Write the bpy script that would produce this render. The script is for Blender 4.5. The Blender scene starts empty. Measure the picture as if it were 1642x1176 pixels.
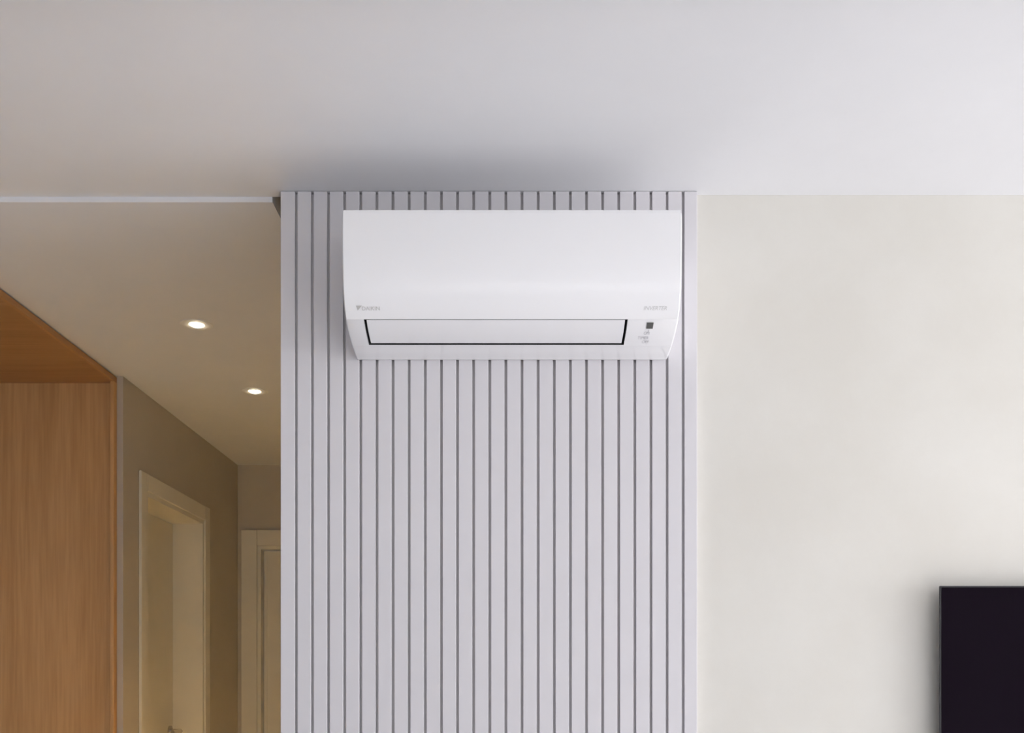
import bpy, bmesh, math
from mathutils import Vector

SC = bpy.context.scene
COL = SC.collection

# ------------------------------------------------------------------ camera
EYE = 1.29
cam_data = bpy.data.cameras.new('camera')
cam = bpy.data.objects.new('camera', cam_data)
COL.objects.link(cam)
cam.location = (0, 0, EYE)
cam.rotation_euler = (math.radians(90), 0, 0)
cam_data.sensor_fit = 'HORIZONTAL'
cam_data.sensor_width = 36.0
cam_data.lens = 1548 / 1642 * 36.0
cam_data.shift_y = (1088 - 588) / 1642
cam_data.clip_start = 0.05
SC.camera = cam

# ------------------------------------------------------------------ world, daylight, exposure
world = bpy.data.worlds.new('sky')
SC.world = world
world.use_nodes = True
bg = world.node_tree.nodes['Background']
bg.inputs['Color'].default_value = (0.80, 0.88, 1.0, 1)
bg.inputs['Strength'].default_value = 1.0

def area_light(name, loc, rot, sx, sy, power, col):
    d = bpy.data.lights.new(name, 'AREA')
    d.shape = 'RECTANGLE'; d.size = sx; d.size_y = sy
    d.energy = power; d.color = col
    o = bpy.data.objects.new(name, d); COL.objects.link(o)
    o.location = loc; o.rotation_euler = rot
    return o

# daylight entering by the wide window in the right wall
WY0, WY1, WZ0, WZ1 = -1.35, 2.3, 0.03, 2.2
area_light('daylight', (6.65, (WY0 + WY1) / 2, (WZ0 + WZ1) / 2), (0, math.radians(90), 0),
           WZ1 - WZ0, WY1 - WY0, 245, (0.95, 0.955, 1.0))
# unseen fill light added behind the viewer to brighten the front faces
VX0, VX1, VZ0, VZ1 = -0.9, 2.3, 0.9, 2.1
area_light('fill_behind', ((VX0 + VX1) / 2, -3.9, (VZ0 + VZ1) / 2), (math.radians(90), 0, 0),
           VX1 - VX0, VZ1 - VZ0, 40, (0.985, 0.965, 0.98))
# low sun through the same window: a bright patch on the floor at the right
sun = bpy.data.lights.new('sun', 'SUN'); sun.energy = 23; sun.angle = math.radians(0.6); sun.color = (0.97, 0.965, 1.0)
sun_ob = bpy.data.objects.new('sun', sun); COL.objects.link(sun_ob)
sun_ob.rotation_euler = Vector((-1.0, -0.02, -0.40)).to_track_quat('-Z', 'Y').to_euler()


vs = SC.view_settings
vs.view_transform = 'Standard'; vs.look = 'None'
vs.exposure = 0.0; vs.gamma = 1.0; vs.use_curve_mapping = False

# ------------------------------------------------------------------ helpers
def new_mat(name, color, rough=0.5, metal=0.0, spec=0.5):
    m = bpy.data.materials.new(name); m.use_nodes = True
    b = m.node_tree.nodes['Principled BSDF']
    b.inputs['Base Color'].default_value = (*color, 1)
    b.inputs['Roughness'].default_value = rough
    b.inputs['Metallic'].default_value = metal
    b.inputs['Specular IOR Level'].default_value = spec
    return m

def noise_paint(name, c1, c2, scale, rough, bump=0.0, bscale=120, detail=4, spec=0.3, stretch=(1, 1, 1)):
    m = new_mat(name, c1, rough, spec=spec)
    nt = m.node_tree; N = nt.nodes; L = nt.links
    b = N['Principled BSDF']
    tc = N.new('ShaderNodeTexCoord'); mp = N.new('ShaderNodeMapping')
    mp.inputs['Scale'].default_value = stretch
    L.new(tc.outputs['Object'], mp.inputs['Vector'])
    n = N.new('ShaderNodeTexNoise')
    n.inputs['Scale'].default_value = scale; n.inputs['Detail'].default_value = detail
    n.inputs['Roughness'].default_value = 0.6
    L.new(mp.outputs['Vector'], n.inputs['Vector'])
    r = N.new('ShaderNodeValToRGB')
    r.color_ramp.elements[0].position = 0.35; r.color_ramp.elements[0].color = (*c1, 1)
    r.color_ramp.elements[1].position = 0.65; r.color_ramp.elements[1].color = (*c2, 1)
    L.new(n.outputs['Fac'], r.inputs['Fac']); L.new(r.outputs['Color'], b.inputs['Base Color'])
    if bump > 0:
        n2 = N.new('ShaderNodeTexNoise'); n2.inputs['Scale'].default_value = bscale
        n2.inputs['Detail'].default_value = 3
        L.new(tc.outputs['Object'], n2.inputs['Vector'])
        bp = N.new('ShaderNodeBump'); bp.inputs['Strength'].default_value = bump
        bp.inputs['Distance'].default_value = 0.002
        L.new(n2.outputs['Fac'], bp.inputs['Height']); L.new(bp.outputs['Normal'], b.inputs['Normal'])
    return m

def wood(name, c1, c2, axis, rough=0.45):
    """fine long grain running along the given axis"""
    m = new_mat(name, c1, rough, spec=0.35)
    nt = m.node_tree; N = nt.nodes; L = nt.links
    b = N['Principled BSDF']
    tc = N.new('ShaderNodeTexCoord'); mp = N.new('ShaderNodeMapping')
    s = [1, 1, 1]; s[axis] = 0.045
    mp.inputs['Scale'].default_value = s
    L.new(tc.outputs['Object'], mp.inputs['Vector'])
    n1 = N.new('ShaderNodeTexNoise'); n1.inputs['Scale'].default_value = 14
    n1.inputs['Detail'].default_value = 5; n1.inputs['Distortion'].default_value = 0.5
    n2 = N.new('ShaderNodeTexNoise'); n2.inputs['Scale'].default_value = 95
    n2.inputs['Detail'].default_value = 3
    L.new(mp.outputs['Vector'], n1.inputs['Vector']); L.new(mp.outputs['Vector'], n2.inputs['Vector'])
    mx = N.new('ShaderNodeMath'); mx.operation = 'MULTIPLY_ADD'
    mx.inputs[1].default_value = 0.45
    L.new(n2.outputs['Fac'], mx.inputs[0])
    sc = N.new('ShaderNodeMath'); sc.operation = 'MULTIPLY'; sc.inputs[1].default_value = 0.55
    L.new(n1.outputs['Fac'], sc.inputs[0]); L.new(sc.outputs[0], mx.inputs[2])
    r = N.new('ShaderNodeValToRGB')
    r.color_ramp.elements[0].position = 0.36; r.color_ramp.elements[0].color = (*c1, 1)
    r.color_ramp.elements[1].position = 0.62; r.color_ramp.elements[1].color = (*c2, 1)
    L.new(mx.outputs[0], r.inputs['Fac']); L.new(r.outputs['Color'], b.inputs['Base Color'])
    return m

def emit_mat(name, col, strength):
    m = bpy.data.materials.new(name); m.use_nodes = True
    b = m.node_tree.nodes['Principled BSDF']
    b.inputs['Base Color'].default_value = (*col, 1)
    b.inputs['Emission Color'].default_value = (*col, 1)
    b.inputs['Emission Strength'].default_value = strength
    return m

def box(bm, x0, x1, y0, y1, z0, z1, bevel=0.0, seg=2):
    r = bmesh.ops.create_cube(bm, size=1)
    for v in r['verts']:
        v.co = Vector(((x0 + x1) / 2 + v.co.x * (x1 - x0), (y0 + y1) / 2 + v.co.y * (y1 - y0),
                       (z0 + z1) / 2 + v.co.z * (z1 - z0)))
    if bevel > 0:
        es = list({e for v in r['verts'] for e in v.link_edges})
        bmesh.ops.bevel(bm, geom=es, offset=bevel, segments=seg, profile=0.5, affect='EDGES')

def prism(bm, pts, x0, x1, cap_bevel=0.0):
    """(y, z) outline extruded along x"""
    a = [bm.verts.new((x0, p[0], p[1])) for p in pts]
    b = [bm.verts.new((x1, p[0], p[1])) for p in pts]
    n = len(pts)
    fs = [bm.faces.new(a), bm.faces.new(b[::-1])]
    for i in range(n):
        fs.append(bm.faces.new((a[i], b[i], b[(i + 1) % n], a[(i + 1) % n])))
    bmesh.ops.recalc_face_normals(bm, faces=fs)
    if cap_bevel:
        es = list(fs[0].edges) + list(fs[1].edges)
        bmesh.ops.bevel(bm, geom=es, offset=cap_bevel, segments=3, profile=0.5, affect='EDGES')

def obj(name, bm, mat, parent=None, smooth=None):
    me = bpy.data.meshes.new(name)
    bmesh.ops.recalc_face_normals(bm, faces=bm.faces[:])
    if smooth is not None:
        for f in bm.faces: f.smooth = True
        for e in bm.edges:
            if len(e.link_faces) != 2 or e.calc_face_angle(0) > math.radians(smooth):
                e.smooth = False
    bm.to_mesh(me); bm.free()
    me.materials.append(mat)
    o = bpy.data.objects.new(name, me); COL.objects.link(o)
    if parent: 
        o.parent = parent
        o.matrix_parent_inverse = parent.matrix_basis.inverted()
    return o

def struct(name, boxes, mat, label, category='wall', parent=None, bevel=0.0):
    bm = bmesh.new()
    for b in boxes: box(bm, *b, bevel=bevel)
    o = obj(name, bm, mat, parent)
    if parent is None:
        o['kind'] = 'structure'; o['label'] = label; o['category'] = category
    return o

def thing(name, label, cat, loc, group=None, kind=None):
    o = bpy.data.objects.new(name, None); COL.objects.link(o)
    o.location = loc; o.empty_display_size = 0.1
    o['label'] = label; o['category'] = cat
    if group: o['group'] = group
    if kind: o['kind'] = kind
    return o

def tube(bm, path, r, seg=16):
    """round bar along a polyline"""
    path = [Vector(p) for p in path]
    rings = []
    for i, p in enumerate(path):
        t = (path[min(i + 1, len(path) - 1)] - path[max(i - 1, 0)]).normalized()
        up = Vector((0, 0, 1)) if abs(t.z) < 0.9 else Vector((1, 0, 0))
        u = t.cross(up).normalized(); w = t.cross(u).normalized()
        rings.append([bm.verts.new(p + r * (math.cos(2 * math.pi * k / seg) * u + math.sin(2 * math.pi * k / seg) * w))
                      for k in range(seg)])
    for a, b in zip(rings, rings[1:]):
        for k in range(seg):
            bm.faces.new((a[k], a[(k + 1) % seg], b[(k + 1) % seg], b[k]))
    bm.faces.new(rings[0]); bm.faces.new(rings[-1][::-1])

def lathe(bm, prof, cx, cy, seg=40):
    """(radius, z) profile turned about a vertical axis; open surface"""
    rings = [[bm.verts.new((cx + r * math.cos(2 * math.pi * k / seg), cy + r * math.sin(2 * math.pi * k / seg), z))
              for k in range(seg)] for r, z in prof]
    for a, b in zip(rings, rings[1:]):
        for k in range(seg):
            bm.faces.new((a[k], a[(k + 1) % seg], b[(k + 1) % seg], b[k]))
    return rings

# ------------------------------------------------------------------ materials
M_ceil = noise_paint('ceiling_paint', (0.80, 0.80, 0.815), (0.82, 0.82, 0.835), 3, 0.9, 0.03, 200, spec=0.15)
M_beige = noise_paint('beige_stucco', (0.72, 0.695, 0.635), (0.755, 0.735, 0.68), 3.2, 0.85, 0.12, 45, detail=6, spec=0.2)
M_white = noise_paint('white_wall_paint', (0.86, 0.855, 0.85), (0.88, 0.875, 0.87), 4, 0.9, 0.03, 150, spec=0.15)
M_grey = noise_paint('grey_corridor_paint', (0.54, 0.485, 0.41), (0.56, 0.505, 0.43), 4, 0.85, 0.04, 150, spec=0.2)
M_side = noise_paint('blue_grey_wall_paint', (0.40, 0.43, 0.48), (0.42, 0.45, 0.50), 4, 0.9, spec=0.15)
M_slat = noise_paint('lacquered_slat', (0.73, 0.71, 0.73), (0.745, 0.725, 0.745), 5, 0.5, spec=0.35)
M_board = new_mat('slat_backing_paint', (0.68, 0.66, 0.665), 0.7)
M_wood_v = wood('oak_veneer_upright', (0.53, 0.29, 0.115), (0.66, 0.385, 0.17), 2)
M_wood_shaded = wood('oak_veneer_shade_toned', (0.34, 0.175, 0.07), (0.42, 0.225, 0.10), 0)  # darker copy of the oak: the soffit's shade is put into its colour
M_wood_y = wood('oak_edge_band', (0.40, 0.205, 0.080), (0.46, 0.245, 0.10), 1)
M_door = noise_paint('cream_door_lacquer', (0.76, 0.715, 0.61), (0.78, 0.735, 0.63), 4, 0.5, spec=0.3)
M_ac = new_mat('white_glossy_plastic', (0.95, 0.945, 0.95), 0.28, spec=0.5)
M_ac_body = new_mat('white_satin_plastic', (0.91, 0.905, 0.915), 0.07, spec=0.8)
M_dark = new_mat('black_outlet_plastic', (0.015, 0.015, 0.015), 0.6)
M_sensor = new_mat('smoked_sensor_window', (0.10, 0.10, 0.095), 0.35)
M_ink_a = new_mat('silver_print', (0.56, 0.55, 0.53), 0.5)
M_ink_b = new_mat('faint_silver_print', (0.66, 0.66, 0.65), 0.5)
M_ink_c = new_mat('grey_icon_print', (0.50, 0.495, 0.52), 0.5)
M_screen = new_mat('tv_glass', (0.006, 0.003, 0.007), 0.15, spec=0.05)
M_bezel = new_mat('tv_bezel', (0.02, 0.02, 0.022), 0.35)
M_tvedge = new_mat('tv_side_metal', (0.18, 0.18, 0.19), 0.4, 0.6)
M_chrome = new_mat('satin_chrome', (0.55, 0.52, 0.48), 0.25, 1.0)
M_trim = new_mat('white_lamp_trim', (0.80, 0.79, 0.77), 0.5)
M_lens = emit_mat('warm_lamp_lens', (1.0, 0.86, 0.62), 14.0)
M_reflector = new_mat('lamp_reflector', (0.85, 0.84, 0.80), 0.3, 0.3)
M_floor = noise_paint('pale_porcelain_floor', (0.53, 0.52, 0.515), (0.58, 0.57, 0.565), 3, 0.45)
M_alu = new_mat('white_window_frame', (0.8, 0.8, 0.8), 0.4)
M_glass = bpy.data.materials.new('window_glass'); M_glass.use_nodes = True
_nt = M_glass.node_tree
for n in list(_nt.nodes): _nt.nodes.remove(n)
_o = _nt.nodes.new('ShaderNodeOutputMaterial'); _m = _nt.nodes.new('ShaderNodeMixShader')
_t = _nt.nodes.new('ShaderNodeBsdfTransparent'); _g = _nt.nodes.new('ShaderNodeBsdfGlossy')
_g.inputs['Roughness'].default_value = 0.02
_m.inputs['Fac'].default_value = 0.06
_nt.links.new(_t.outputs[0], _m.inputs[1]); _nt.links.new(_g.outputs[0], _m.inputs[2])
_nt.links.new(_m.outputs[0], _o.inputs['Surface'])

# ------------------------------------------------------------------ the room shell
ZC = EYE + 1.212          # living room ceiling
ZK = EYE + 1.1985         # corridor ceiling, a step lower
YP = 2.400                # front of the slats
YW = 2.421                # plaster of the wall behind the slats
YE = 5.43                 # corridor end wall
XL = -1.543               # corridor left wall
XR = -0.572               # corridor right wall
YN = 3.83                 # wooden wall of the entrance niche
X0, X1, Y0 = -3.5, 6.3, -3.6
T = 0.16

struct('floor', [(X0 - T, X1 + T, Y0 - T, YE + T, -0.1, 0.0)], M_floor, 'pale stone floor of the room', 'floor')
struct('ceiling', [(X0, X1, 1.682, 2.430, ZC, ZC + 0.2), (X0, X1, Y0, 1.682, ZC - 0.03, ZC + 0.2)],  # second box: unseen lower step, added to darken the ceiling edge beyond it
       M_ceil, 'smooth white living room ceiling above the air conditioner', 'ceiling')
XG = -0.603               # right edge of the corridor ceiling board, shadow gap beside the wall
LAMPS = [(-1.068, 3.27), (-1.074, 4.03)]
# corridor ceiling with two round holes for the downlights
bm = bmesh.new()
HR = 0.026
def ring_quad(bm, cx, cy, hx, hy, z, r, seg=32):
    inner, outer = [], []
    for k in range(seg):
        a = 2 * math.pi * (k + 0.5) / seg
        c, s = math.cos(a), math.sin(a)
        m = max(abs(c) / hx, abs(s) / hy)
        inner.append((cx + r * c, cy + r * s, z)); outer.append((cx + c / m, cy + s / m, z))
    iv = [bm.verts.new(p) for p in inner]; ov = [bm.verts.new(p) for p in outer]
    up = [bm.verts.new((p[0], p[1], z + 0.09)) for p in inner]
    for k in range(seg):
        j = (k + 1) % seg
        bm.faces.new((iv[k], iv[j], ov[j], ov[k]))
        bm.faces.new((iv[k], iv[j], up[j], up[k]))
    # fill the four corners between the outer polygon and the square
    for sx in (-1, 1):
        for sy in (-1, 1):
            best = [v for v in ov if (v.co.x - cx) * sx > 0 and (v.co.y - cy) * sy > 0]
            e1 = [v for v in best if abs(abs(v.co.x - cx) - hx) < 1e-6]
            e2 = [v for v in best if abs(abs(v.co.y - cy) - hy) < 1e-6]
            p = max(e1, key=lambda v: abs(v.co.y - cy)); q = max(e2, key=lambda v: abs(v.co.x - cx))
            if p is not q:
                bm.faces.new((p, bm.verts.new((cx + sx * hx, cy + sy * hy, z)), q))
S = 0.1
xa, xb = X0, XG
def flat(x0, x1, y0, y1):
    bm.faces.new([bm.verts.new(p) for p in ((x0, y0, ZK), (x1, y0, ZK), (x1, y1, ZK), (x0, y1, ZK))])
ys = [2.430, LAMPS[0][1] - S, LAMPS[0][1] + S, LAMPS[1][1] - S, LAMPS[1][1] + S, YE]
flat(xa, xb, ys[0], ys[1]); flat(xa, xb, ys[2], ys[3]); flat(xa, xb, ys[4], ys[5])
for (lx, ly) in LAMPS:
    flat(xa, lx - S, ly - S, ly + S); flat(lx + S, xb, ly - S, ly + S)
    ring_quad(bm, lx, ly, S, S, ZK, HR)
# front step, right edge and upper side
for q in (((xa, 2.430, ZK), (xb, 2.430, ZK), (xb, 2.430, ZK + 0.09), (xa, 2.430, ZK + 0.09)),
          ((xb, 2.430, ZK), (xb, YE, ZK), (xb, YE, ZK + 0.09), (xb, 2.430, ZK + 0.09)),
          ((xa, 2.430, ZK + 0.092), (xb, 2.430, ZK + 0.092), (xb, YE, ZK + 0.092), (xa, YE, ZK + 0.092))):
    bm.faces.new([bm.verts.new(p) for p in q])
o = obj('ceiling_corridor', bm, M_ceil)
o['kind'] = 'structure'; o['category'] = 'ceiling'
o['label'] = 'lowered corridor ceiling with two recessed downlights'
struct('ceiling_slab', [(X0, X1, 2.432, YE, ZK + 0.1, ZK + 0.2)], M_ceil, 'dark slab above the shadow gap of the corridor ceiling', 'ceiling')

struct('wall_back', [(XR, X1, YW, YW + T, 0, ZC + 0.1)], M_beige,
       'beige textured plaster wall right of the slatted panel', 'wall')
struct('wall_right', [(X1, X1 + T, Y0, WY0, 0, ZC + 0.1), (X1, X1 + T, WY1, YW + T, 0, ZC + 0.1),
                      (X1, X1 + T, WY0, WY1, WZ1, ZC + 0.1)], M_white, 'white wall with the window', 'wall')
struct('wall_front', [(X0 - T, VX0, Y0 - T, Y0, 0, ZC + 0.1), (VX1, X1 + T, Y0 - T, Y0, 0, ZC + 0.1),
                      (VX0, VX1, Y0 - T, Y0, 0, VZ0), (VX0, VX1, Y0 - T, Y0, VZ1, ZC + 0.1)], M_white, 'white wall behind the viewer', 'wall')
struct('wall_left', [(X0 - T, X0, Y0, 3.86, 0, ZC + 0.1)], M_side, 'blue-grey side wall of the living room', 'wall')
struct('wall_corridor_right', [(XR, XR + 0.12, YW + T, YE, 0, ZC + 0.1)], M_grey, 'grey right wall of the corridor', 'wall')
# door opening in the corridor's left wall
DA0, DA1, DAT = 4.062, 4.825, EYE + 0.788
struct('trim_1', [(XL - 0.0245, XL, YN, 3.862, 0, ZK)], M_grey, 'narrow grey wall end beside the oak panelling', 'trim')
struct('wall_niche', [(X0 - T, XL - T, 3.864, 4.0, 0, ZK)], M_grey, 'wall behind the oak panelling', 'wall')
struct('wall_corridor_left', [(XL - T, XL, 3.862, DA0, 0, ZK),
                              (XL - T, XL, DA1, YE, 0, ZK), (XL - T, XL, DA0, DA1, DAT, ZK)], M_grey,
       'grey corridor wall with the cream door beside the wooden panelling', 'wall')
# end wall with its door opening
DB0, DB1, DBT = -1.432, -0.64, EYE + 0.745
struct('wall_corridor_end', [(XL - T, DB0, YE, YE + T, 0, ZC + 0.1), (DB1, XR + 0.12, YE, YE + T, 0, ZC + 0.1),
                             (DB0, DB1, YE, YE + T, DBT, ZC + 0.1)], M_grey,
       'grey wall closing the far end of the corridor', 'wall')

# doors -------------------------------------------------------------
d1 = thing('door_1', 'cream lacquered door set deep in the left corridor wall, with metal handle', 'door',
           (XL, (DA0 + DA1) / 2, 0), kind='structure')
def part(name, boxes, mat, parent, bevel=0.0):
    bm = bmesh.new()
    for b in boxes: box(bm, *b, bevel=bevel)
    return obj(name, bm, mat, parent)
tw = 0.072
part('architrave', [(XL, XL + 0.012, DA0 - tw, DA0, 0, DAT + tw)], M_door, d1, 0.003)
part('architrave', [(XL, XL + 0.012, DA1, DA1 + tw, 0, DAT + tw)], M_door, d1, 0.003)
part('architrave', [(XL, XL + 0.012, DA0 + 0.0005, DA1 - 0.0005, DAT, DAT + tw)], M_door, d1, 0.003)
part('jamb', [(XL - T, XL + 0.004, DA0, DA0 + 0.02, 0, DAT)], M_door, d1)
part('jamb', [(XL - T, XL + 0.004, DA1 - 0.02, DA1, 0, DAT)], M_door, d1)
part('head_jamb', [(XL - T, XL + 0.004, DA0 + 0.02, DA1 - 0.02, DAT - 0.02, DAT)], M_door, d1)
XD = -1.686
leaf = part('door_leaf', [(XD - 0.035, XD, DA0 + 0.024, DA1 - 0.0245, 0.006, DAT - 0.024)], M_door, d1, 0.002)
# handle: rosette, neck and lever turned towards the hinge side
HY, HZ = DA1 - 0.075, 1.030
bm = bmesh.new()
tube(bm, [(XD, HY, HZ), (XD + 0.009, HY, HZ)], 0.026, 28)
hs = obj('rosette', bm, M_chrome, leaf, 35)
bm = bmesh.new()
tube(bm, [(XD + 0.008, HY, HZ), (XD + 0.042, HY, HZ), (XD + 0.055, HY - 0.004, HZ), (XD + 0.06, HY - 0.016, HZ),
          (XD + 0.06, HY - 0.06, HZ), (XD + 0.06, HY - 0.125, HZ)], 0.0105, 16)
obj('lever_handle', bm, M_chrome, leaf, 35)

d2 = thing('door_2', 'cream lacquered door with wide frame at the far end of the corridor', 'door',
           ((DB0 + DB1) / 2, YE, 0), kind='structure')
tb = 0.088
part('architrave', [(DB0 - tb, DB0, YE - 0.014, YE, 0, DBT + tb)], M_door, d2, 0.003)
part('architrave', [(DB1, DB1 + 0.06, YE - 0.014, YE, 0, DBT + tb)], M_door, d2, 0.003)
part('architrave', [(DB0 + 0.0005, DB1 - 0.0005, YE - 0.014, YE, DBT, DBT + tb)], M_door, d2, 0.003)
part('jamb', [(DB0, DB0 + 0.02, YE, YE + 0.14, 0, DBT)], M_door, d2)
part('jamb', [(DB1 - 0.02, DB1, YE, YE + 0.14, 0, DBT)], M_door, d2)
part('head_jamb', [(DB0 + 0.02, DB1 - 0.02, YE, YE + 0.14, DBT - 0.02, DBT)], M_door, d2)
lf2 = part('door_leaf', [(DB0 + 0.024, DB1 - 0.024, YE + 0.05, YE + 0.085, 0.006, DBT - 0.024)], M_door, d2, 0.002)
part('panel_molding', [(DB0 + 0.034, DB0 + 0.042, YE + 0.046, YE + 0.05, 0.2, DBT - 0.05)], M_door, lf2)

# wooden panelling of the entrance niche ------------------------------
XN = -1.568
niche = thing('wood_panelling', 'warm oak veneer wall panel with shade-toned soffit and edge band left of the corridor',
              'wall panel', (-2.5, YN, 0))
part('wall_panel', [(X0 + 0.002, XN - 0.015, YN, YN + 0.03, 0, ZK - 0.027)], M_wood_v, niche)
part('edge_band', [(XN - 0.015, XN, YN - 0.028, YN + 0.03, 0, ZK - 0.027)], M_wood_v, niche, 0.001)
part('soffit_board', [(X0 + 0.002, XN - 0.012, 2.62, YN + 0.03, ZK - 0.0265, ZK - 0.005)], M_wood_shaded, niche)
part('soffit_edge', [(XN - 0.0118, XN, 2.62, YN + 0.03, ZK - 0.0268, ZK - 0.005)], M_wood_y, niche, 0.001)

# window (wide window, outside the frame to the right) ----------------
w = thing('window_1', 'white framed sliding window in the right wall', 'window', (X1, (WY0 + WY1) / 2, 0), kind='structure')
fx0, fx1 = X1 + 0.04, X1 + 0.10
part('frame', [(fx0, fx1, WY0, WY0 + 0.05, WZ0 - 0.03, WZ1), (fx0, fx1, WY1 - 0.05, WY1, WZ0 - 0.03, WZ1),
               (fx0, fx1, WY0 + 0.05, WY1 - 0.05, WZ1 - 0.05, WZ1), (fx0, fx1, WY0 + 0.05, WY1 - 0.05, WZ0 - 0.03, WZ0 + 0.02),
               (fx0, fx1, 0.2, 0.26, WZ0 + 0.02, WZ1 - 0.05)], M_alu, w)
part('pane', [(X1 + 0.065, X1 + 0.071, WY0 + 0.05, 0.2, WZ0 + 0.02, WZ1 - 0.05)], M_glass, w)
part('pane', [(X1 + 0.065, X1 + 0.071, 0.26, WY1 - 0.05, WZ0 + 0.02, WZ1 - 0.05)], M_glass, w)

w2 = thing('fill_window', 'white framed window added behind the viewer for fill light', 'window', ((VX0 + VX1) / 2, Y0, VZ0), kind='structure')  # made-up window, out of view, put in to carry the fill light
fy0, fy1, vm = Y0 - 0.10, Y0 - 0.04, (VX0 + VX1) / 2
part('frame', [(VX0, VX0 + 0.05, fy0, fy1, VZ0, VZ1), (VX1 - 0.05, VX1, fy0, fy1, VZ0, VZ1),
               (VX0 + 0.05, VX1 - 0.05, fy0, fy1, VZ0, VZ0 + 0.05), (VX0 + 0.05, VX1 - 0.05, fy0, fy1, VZ1 - 0.05, VZ1),
               (vm - 0.03, vm + 0.03, fy0, fy1, VZ0 + 0.05, VZ1 - 0.05)], M_alu, w2)
part('pane', [(VX0 + 0.05, vm - 0.03, Y0 - 0.073, Y0 - 0.067, VZ0 + 0.05, VZ1 - 0.05)], M_glass, w2)
part('pane', [(vm + 0.03, VX1 - 0.05, Y0 - 0.073, Y0 - 0.067, VZ0 + 0.05, VZ1 - 0.05)], M_glass, w2)

# ------------------------------------------------------------------ slatted wall panel
panel = thing('slatted_wall_panel', 'pale grey vertical slatted panel behind the air conditioner', 'wall panel', (0, YP, 0))
px = lambda x, s=645.0: (x - 821) / s
grooves = [474.9 + 25.852 * k for k in range(25)]
edges = [450.0] + grooves + [1118.0]
gw = 0.0066
part('backing_board', [(px(450) + 0.001, px(1118) - 0.001, YP + 0.0132, YP + 0.0205, 0.0, ZC - 0.0015)], M_board, panel)
bm = bmesh.new()
sw = 25.852 / 645 - gw
box(bm, -sw / 2, sw / 2, 0, 0.013, 0.0, ZC - 0.001, bevel=0.0008, seg=1)
slat_mesh = None
for k in range(26):
    xl = px(edges[k]) + (gw / 2 if k else 0); xr = px(edges[k + 1]) - (gw / 2 if k < 25 else 0)
    if slat_mesh is None:
        s = obj('slat', bm, M_slat, panel); slat_mesh = s.data
    else:
        s = bpy.data.objects.new('slat', slat_mesh); COL.objects.link(s); s.parent = panel
        s.matrix_parent_inverse = panel.matrix_basis.inverted()
    s.location = ((xl + xr) / 2, YP, 0)
    s.scale.x = (xr - xl) / sw

# ------------------------------------------------------------------ air conditioner
HW = 0.385
ac = thing('air_conditioner', 'white split air conditioner unit mounted high on the slatted panel', 'air conditioner',
           (0, YP, EYE + 0.789))
# (distance from the slats, height above the eye) down the front and under the belly
CURVE = [(0.2155, 1.052), (0.2168, 1.02), (0.2165, 0.985), (0.2145, 0.95), (0.2105, 0.915), (0.2045, 0.885),
         (0.195, 0.86), (0.1825, 0.842), (0.1685, 0.829), (0.152, 0.8185), (0.132, 0.810), (0.110, 0.8035),
         (0.088, 0.7985), (0.080, 0.797), (0.045, 0.7925), (0.010, 0.790)]
def W(d, h): return (YP - 0.0008 - d, EYE + h)
def off(pts, o):
    """offset a front curve outwards by o"""
    r = []
    for i, p in enumerate(pts):
        a = pts[max(i - 1, 0)]; b = pts[min(i + 1, len(pts) - 1)]
        t = Vector((b[0] - a[0], b[1] - a[1])).normalized()
        r.append((p[0] - t.y * o, p[1] + t.x * o))
    return r
def dense(pts, n=5):
    """Catmull-Rom refinement"""
    r = []
    for i in range(len(pts) - 1):
        p0 = pts[max(i - 1, 0)]; p1 = pts[i]; p2 = pts[i + 1]; p3 = pts[min(i + 2, len(pts) - 1)]
        for k in range(n):
            t = k / n
            r.append(tuple(0.5 * (2 * p1[j] + (-p0[j] + p2[j]) * t + (2 * p0[j] - 5 * p1[j] + 4 * p2[j] - p3[j]) * t * t
                                  + (-p0[j] + 3 * p1[j] - 3 * p2[j] + p3[j]) * t ** 3) for j in (0, 1)))
    r.append(pts[-1])
    return r
# (offset sign: the tangent runs downwards, so outwards is the side away from the wall)
FI = 8                                            # index of the crease where panel ends and flap begins
IB = 12                                           # index of the flap's rear edge
top = [(0.0, 1.058), (0.2085, 1.058), (0.2125, 1.0565), (0.2148, 1.0545)]
C_all = dense(CURVE, 20)
i_f, i_b = FI * 20, IB * 20
body = [(0.0, 0.7915)] + top + off(C_all, 0.0) + [(0.004, 0.7893)]
body = [(0.0, 0.7935)] + top + C_all + [(0.006, 0.7898), (0.002, 0.791)]
FX0, FX1 = -0.3425, 0.2675                        # flap opening
notch_in = [(0.055, 0.812), (0.085, 0.845), (0.13, 0.865)]
mid = ([(0.0, 0.7935)] + top + C_all[:i_f - 1] + [notch_in[2], notch_in[1], notch_in[0]] + C_all[i_b + 1:]
       + [(0.006, 0.7898), (0.002, 0.791)])
bm = bmesh.new()
prism(bm, [W(*p) for p in body], -HW, FX0)
prism(bm, [W(*p) for p in mid], FX0, FX1)
prism(bm, [W(*p) for p in body], FX1, HW)
# round the outer side edges
es = [e for e in bm.edges if all(abs(abs(v.co.x) - HW) < 1e-6 for v in e.verts)]
bmesh.ops.bevel(bm, geom=es, offset=0.006, segments=3, profile=0.5, affect='EDGES', clamp_overlap=True)
obj('body', bm, M_ac_body, ac, 32)
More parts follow.
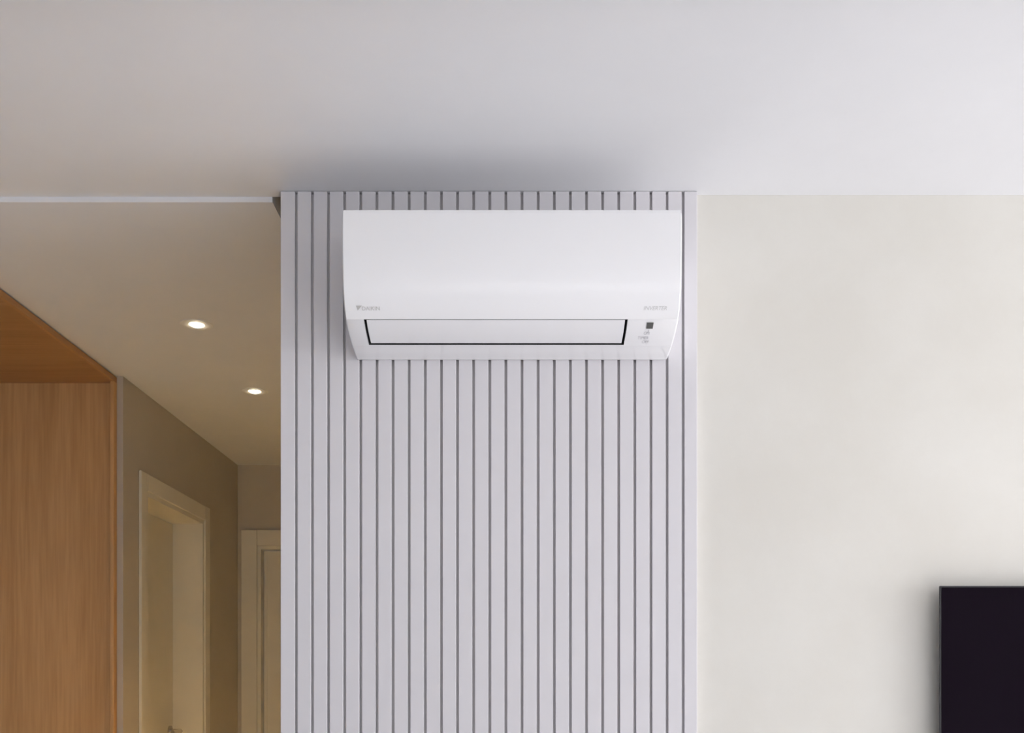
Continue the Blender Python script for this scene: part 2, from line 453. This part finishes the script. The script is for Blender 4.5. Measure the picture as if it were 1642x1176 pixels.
# dark lining of the air outlet
bm = bmesh.new()
nl = [C_all[i_f - 1], notch_in[2], notch_in[1], notch_in[0], C_all[i_b + 1]]
inn = [(p[0] + 0.0, p[1] - 0.0) for p in nl]
cen = Vector((sum(p[0] for p in nl) / 5, sum(p[1] for p in nl) / 5))
inn = [tuple(Vector(p) * 0.93 + cen * 0.07) for p in nl]
out = [tuple(Vector(p) * 0.995 + cen * 0.005) for p in nl]
prism(bm, [W(*p) for p in out + inn[::-1]], FX0 + 0.0003, FX1 - 0.0003)
for xa_, xb_ in ((FX0 + 0.0003, FX0 + 0.0012), (FX1 - 0.0012, FX1 - 0.0003)):
    prism(bm, [W(*p) for p in inn], xa_, xb_)
obj('air_outlet', bm, M_dark, ac)
# front panel: a thin cover over the upper face
fc = [(0.2125, 1.0568)] + C_all[:i_f - 1]
o1 = off(fc, 0.0022); o0 = off(fc, 0.0002)
bm = bmesh.new()
cover = [(0.19, 1.0602), (0.2135, 1.0602), (0.2165, 1.0585)] + o1[1:] + o0[::-1][:-1] + [(0.2130, 1.0583), (0.19, 1.0583)]
prism(bm, [W(*p) for p in cover], -HW + 0.0035, HW - 0.0035)
obj('front_panel', bm, M_ac, ac, 32)
# flap (louver)
fl = C_all[i_f + 1:i_b - 5:3]
o1 = off(fl, -0.0002); o0 = off(fl, -0.0050)
bm = bmesh.new()
prism(bm, [W(*p) for p in o1 + o0[::-1]], FX0 + 0.0062, FX1 - 0.0062)
obj('flap', bm, M_ac_body, ac, 32)

# marks on the front: placed on the curved face by height, laid along the local tangent
def on_face(h, o):
    for i in range(len(C_all) - 1):
        a, b = C_all[i], C_all[i + 1]
        if a[1] >= h >= b[1]:
            t = (a[1] - h) / (a[1] - b[1])
            d = a[0] + (b[0] - a[0]) * t
            tg = Vector((b[0] - a[0], b[1] - a[1])).normalized()
            return Vector((0, YP - 0.0008 - (d - tg.y * o), EYE + h + tg.x * o)), tg
def mark_frame(x, h, o=0.0026):
    p, tg = on_face(h, o)
    up = Vector((0, tg.x, -tg.y)).normalized()       # upwards along the surface
    n = Vector((1, 0, 0)).cross(up)
    return Vector((x, p.y, p.z)), up, n
def letter_mesh(name, text, size, x, h, mat, o=0.0026, shear=0.0, spacing=1.0, tall=1.0):
    cu = bpy.data.curves.new('lettering', 'FONT'); cu.body = text; cu.size = size
    cu.shear = shear; cu.space_character = spacing; cu.align_x = 'LEFT'; cu.resolution_u = 3
    tmp = bpy.data.objects.new('lettering', cu); COL.objects.link(tmp)
    bpy.context.view_layer.update()
    me = bpy.data.meshes.new_from_object(tmp.evaluated_get(bpy.context.evaluated_depsgraph_get()))
    bpy.data.objects.remove(tmp); bpy.data.curves.remove(cu)
    p, up, n = mark_frame(x, h, o)
    for v in me.vertices: v.co = p + Vector((1, 0, 0)) * v.co.x + up * v.co.y * tall
    me.materials.clear(); me.materials.append(mat); me.name = name
    ob = bpy.data.objects.new(name, me); COL.objects.link(ob)
    ob.parent = ac; ob.matrix_parent_inverse = ac.matrix_basis.inverted()
    return ob
def quad_mark(name, x0, x1, h0, h1, mat, o=0.0012, thick=0.0008, slant=0.0):
    p, up, n = mark_frame(0, (h0 + h1) / 2, o)
    c = Vector((0, p.y, p.z)); hh = (h1 - h0) / 2 / max(up.z, 0.2)
    bm = bmesh.new(); vs_ = []
    for dn in (0, -thick * 1.0):
        for (xx, k) in ((x0, -1), (x1, -1), (x1, 1), (x0, 1)):
            vs_.append(bm.verts.new(c + Vector((xx + k * slant, 0, 0)) + up * hh * k + n * dn))
    for f in ((0, 1, 2, 3), (7, 6, 5, 4), (0, 4, 5, 1), (1, 5, 6, 2), (2, 6, 7, 3), (3, 7, 4, 0)):
        bm.faces.new([vs_[i] for i in f])
    return obj(name, bm, mat, ac)
# maker's lettering at the left with its small triangle mark, series lettering at the right
lx = -0.3565
p, up, n = mark_frame(lx, 0.8445, 0.0027)
bm = bmesh.new()
tri = [p + up * 0.011, p + Vector((0.0135, 0, 0)) + up * 0.011, p + Vector((0.003, 0, 0)) + up * 0.0005]
bm.faces.new([bm.verts.new(v) for v in tri])
obj('logo_mark', bm, M_ink_a, ac)
letter_mesh('lettering', 'DAIKIN', 0.0125, lx + 0.0125, 0.8450, M_ink_a, 0.0027, 0.0, 1.0)
letter_mesh('lettering', 'INVERTER', 0.0125, 0.301, 0.8455, M_ink_b, 0.0027, 0.25, 0.95)
# receiver window and its printed signs on the belly
quad_mark('sensor_window', 0.3130, 0.3280, 0.8160, 0.8245, M_sensor)
letter_mesh('icon_print', 'i', 0.014, 0.3185, 0.8110, M_ink_c, 0.0006, tall=1.7)
letter_mesh('icon_print', 'ON', 0.009, 0.309, 0.8088, M_ink_c, 0.0006, tall=1.7)
letter_mesh('icon_print', 'TIMER', 0.0095, 0.297, 0.8040, M_ink_c, 0.0006, tall=1.7)
letter_mesh('icon_print', 'OFF', 0.0095, 0.309, 0.8002, M_ink_c, 0.0006, tall=1.7)

# ------------------------------------------------------------------ television
TX0, TX1, TZ0, TZ1, TY = 1.0512, 2.501, 0.69, EYE + 0.2268, 2.372
tv = thing('television', 'flat black television mounted on the beige wall', 'television', ((TX0 + TX1) / 2, YW, TZ0))
part('bezel', [(TX0, TX1, TY, TY + 0.004, TZ0, TZ1)], M_bezel, tv, 0.0008)
part('screen', [(TX0 + 0.004, TX1 - 0.004, TY - 0.0012, TY - 0.0001, TZ0 + 0.008, TZ1 - 0.004)], M_screen, tv)
part('side_frame', [(TX0 + 0.001, TX1 - 0.001, TY + 0.0042, TY + 0.007, TZ0 + 0.001, TZ1 - 0.001)], M_tvedge, tv)
part('rear_housing', [(TX0 + 0.06, TX1 - 0.06, TY + 0.0072, TY + 0.030, TZ0 + 0.03, TZ1 - 0.08)], M_bezel, tv, 0.004)
part('wall_bracket', [(1.5, 2.03, TY + 0.0302, YW - 0.0005, 0.95, 1.3)], M_bezel, tv, 0.002)

# ------------------------------------------------------------------ downlights
names = ['lit recessed downlight in the corridor ceiling nearer the living room',
         'lit recessed downlight deeper in the corridor, nearest the slatted panel edge']
for i, (lx, ly) in enumerate(LAMPS):
    t = thing('downlight', names[i], 'downlight', (lx, ly, ZK), 'corridor ceiling downlights')
    bm = bmesh.new()
    lathe(bm, [(HR - 0.001, ZK + 0.006), (HR - 0.001, ZK - 0.0005), (HR + 0.002, ZK - 0.0026), (HR + 0.026, ZK - 0.0022), (HR + 0.028, ZK - 0.0002)], lx, ly)
    obj('trim_ring', bm, M_trim, t, 40)
    bm = bmesh.new()
    lathe(bm, [(HR - 0.0012, ZK + 0.003), (HR - 0.002, ZK + 0.006), (HR - 0.003, ZK + 0.010)], lx, ly)
    obj('reflector', bm, M_reflector, t, 40)
    bm = bmesh.new()
    r = lathe(bm, [(HR - 0.0035, ZK + 0.010), (HR - 0.0042, ZK + 0.001), (HR - 0.007, ZK - 0.004), (0.012, ZK - 0.0075), (0.005, ZK - 0.009)], lx, ly)
    bm.faces.new(r[-1])
    obj('lens', bm, M_lens, t, 40)
    ld = bpy.data.lights.new('downlight_beam', 'SPOT')
    ld.energy = 640; ld.color = (1.0, 0.66, 0.26); ld.spot_size = math.radians(36); ld.spot_blend = 0.45
    ld.shadow_soft_size = 0.02
    lo = bpy.data.objects.new('downlight_beam', ld); COL.objects.link(lo)
    lo.parent = t; lo.location = (0, 0, -0.014)
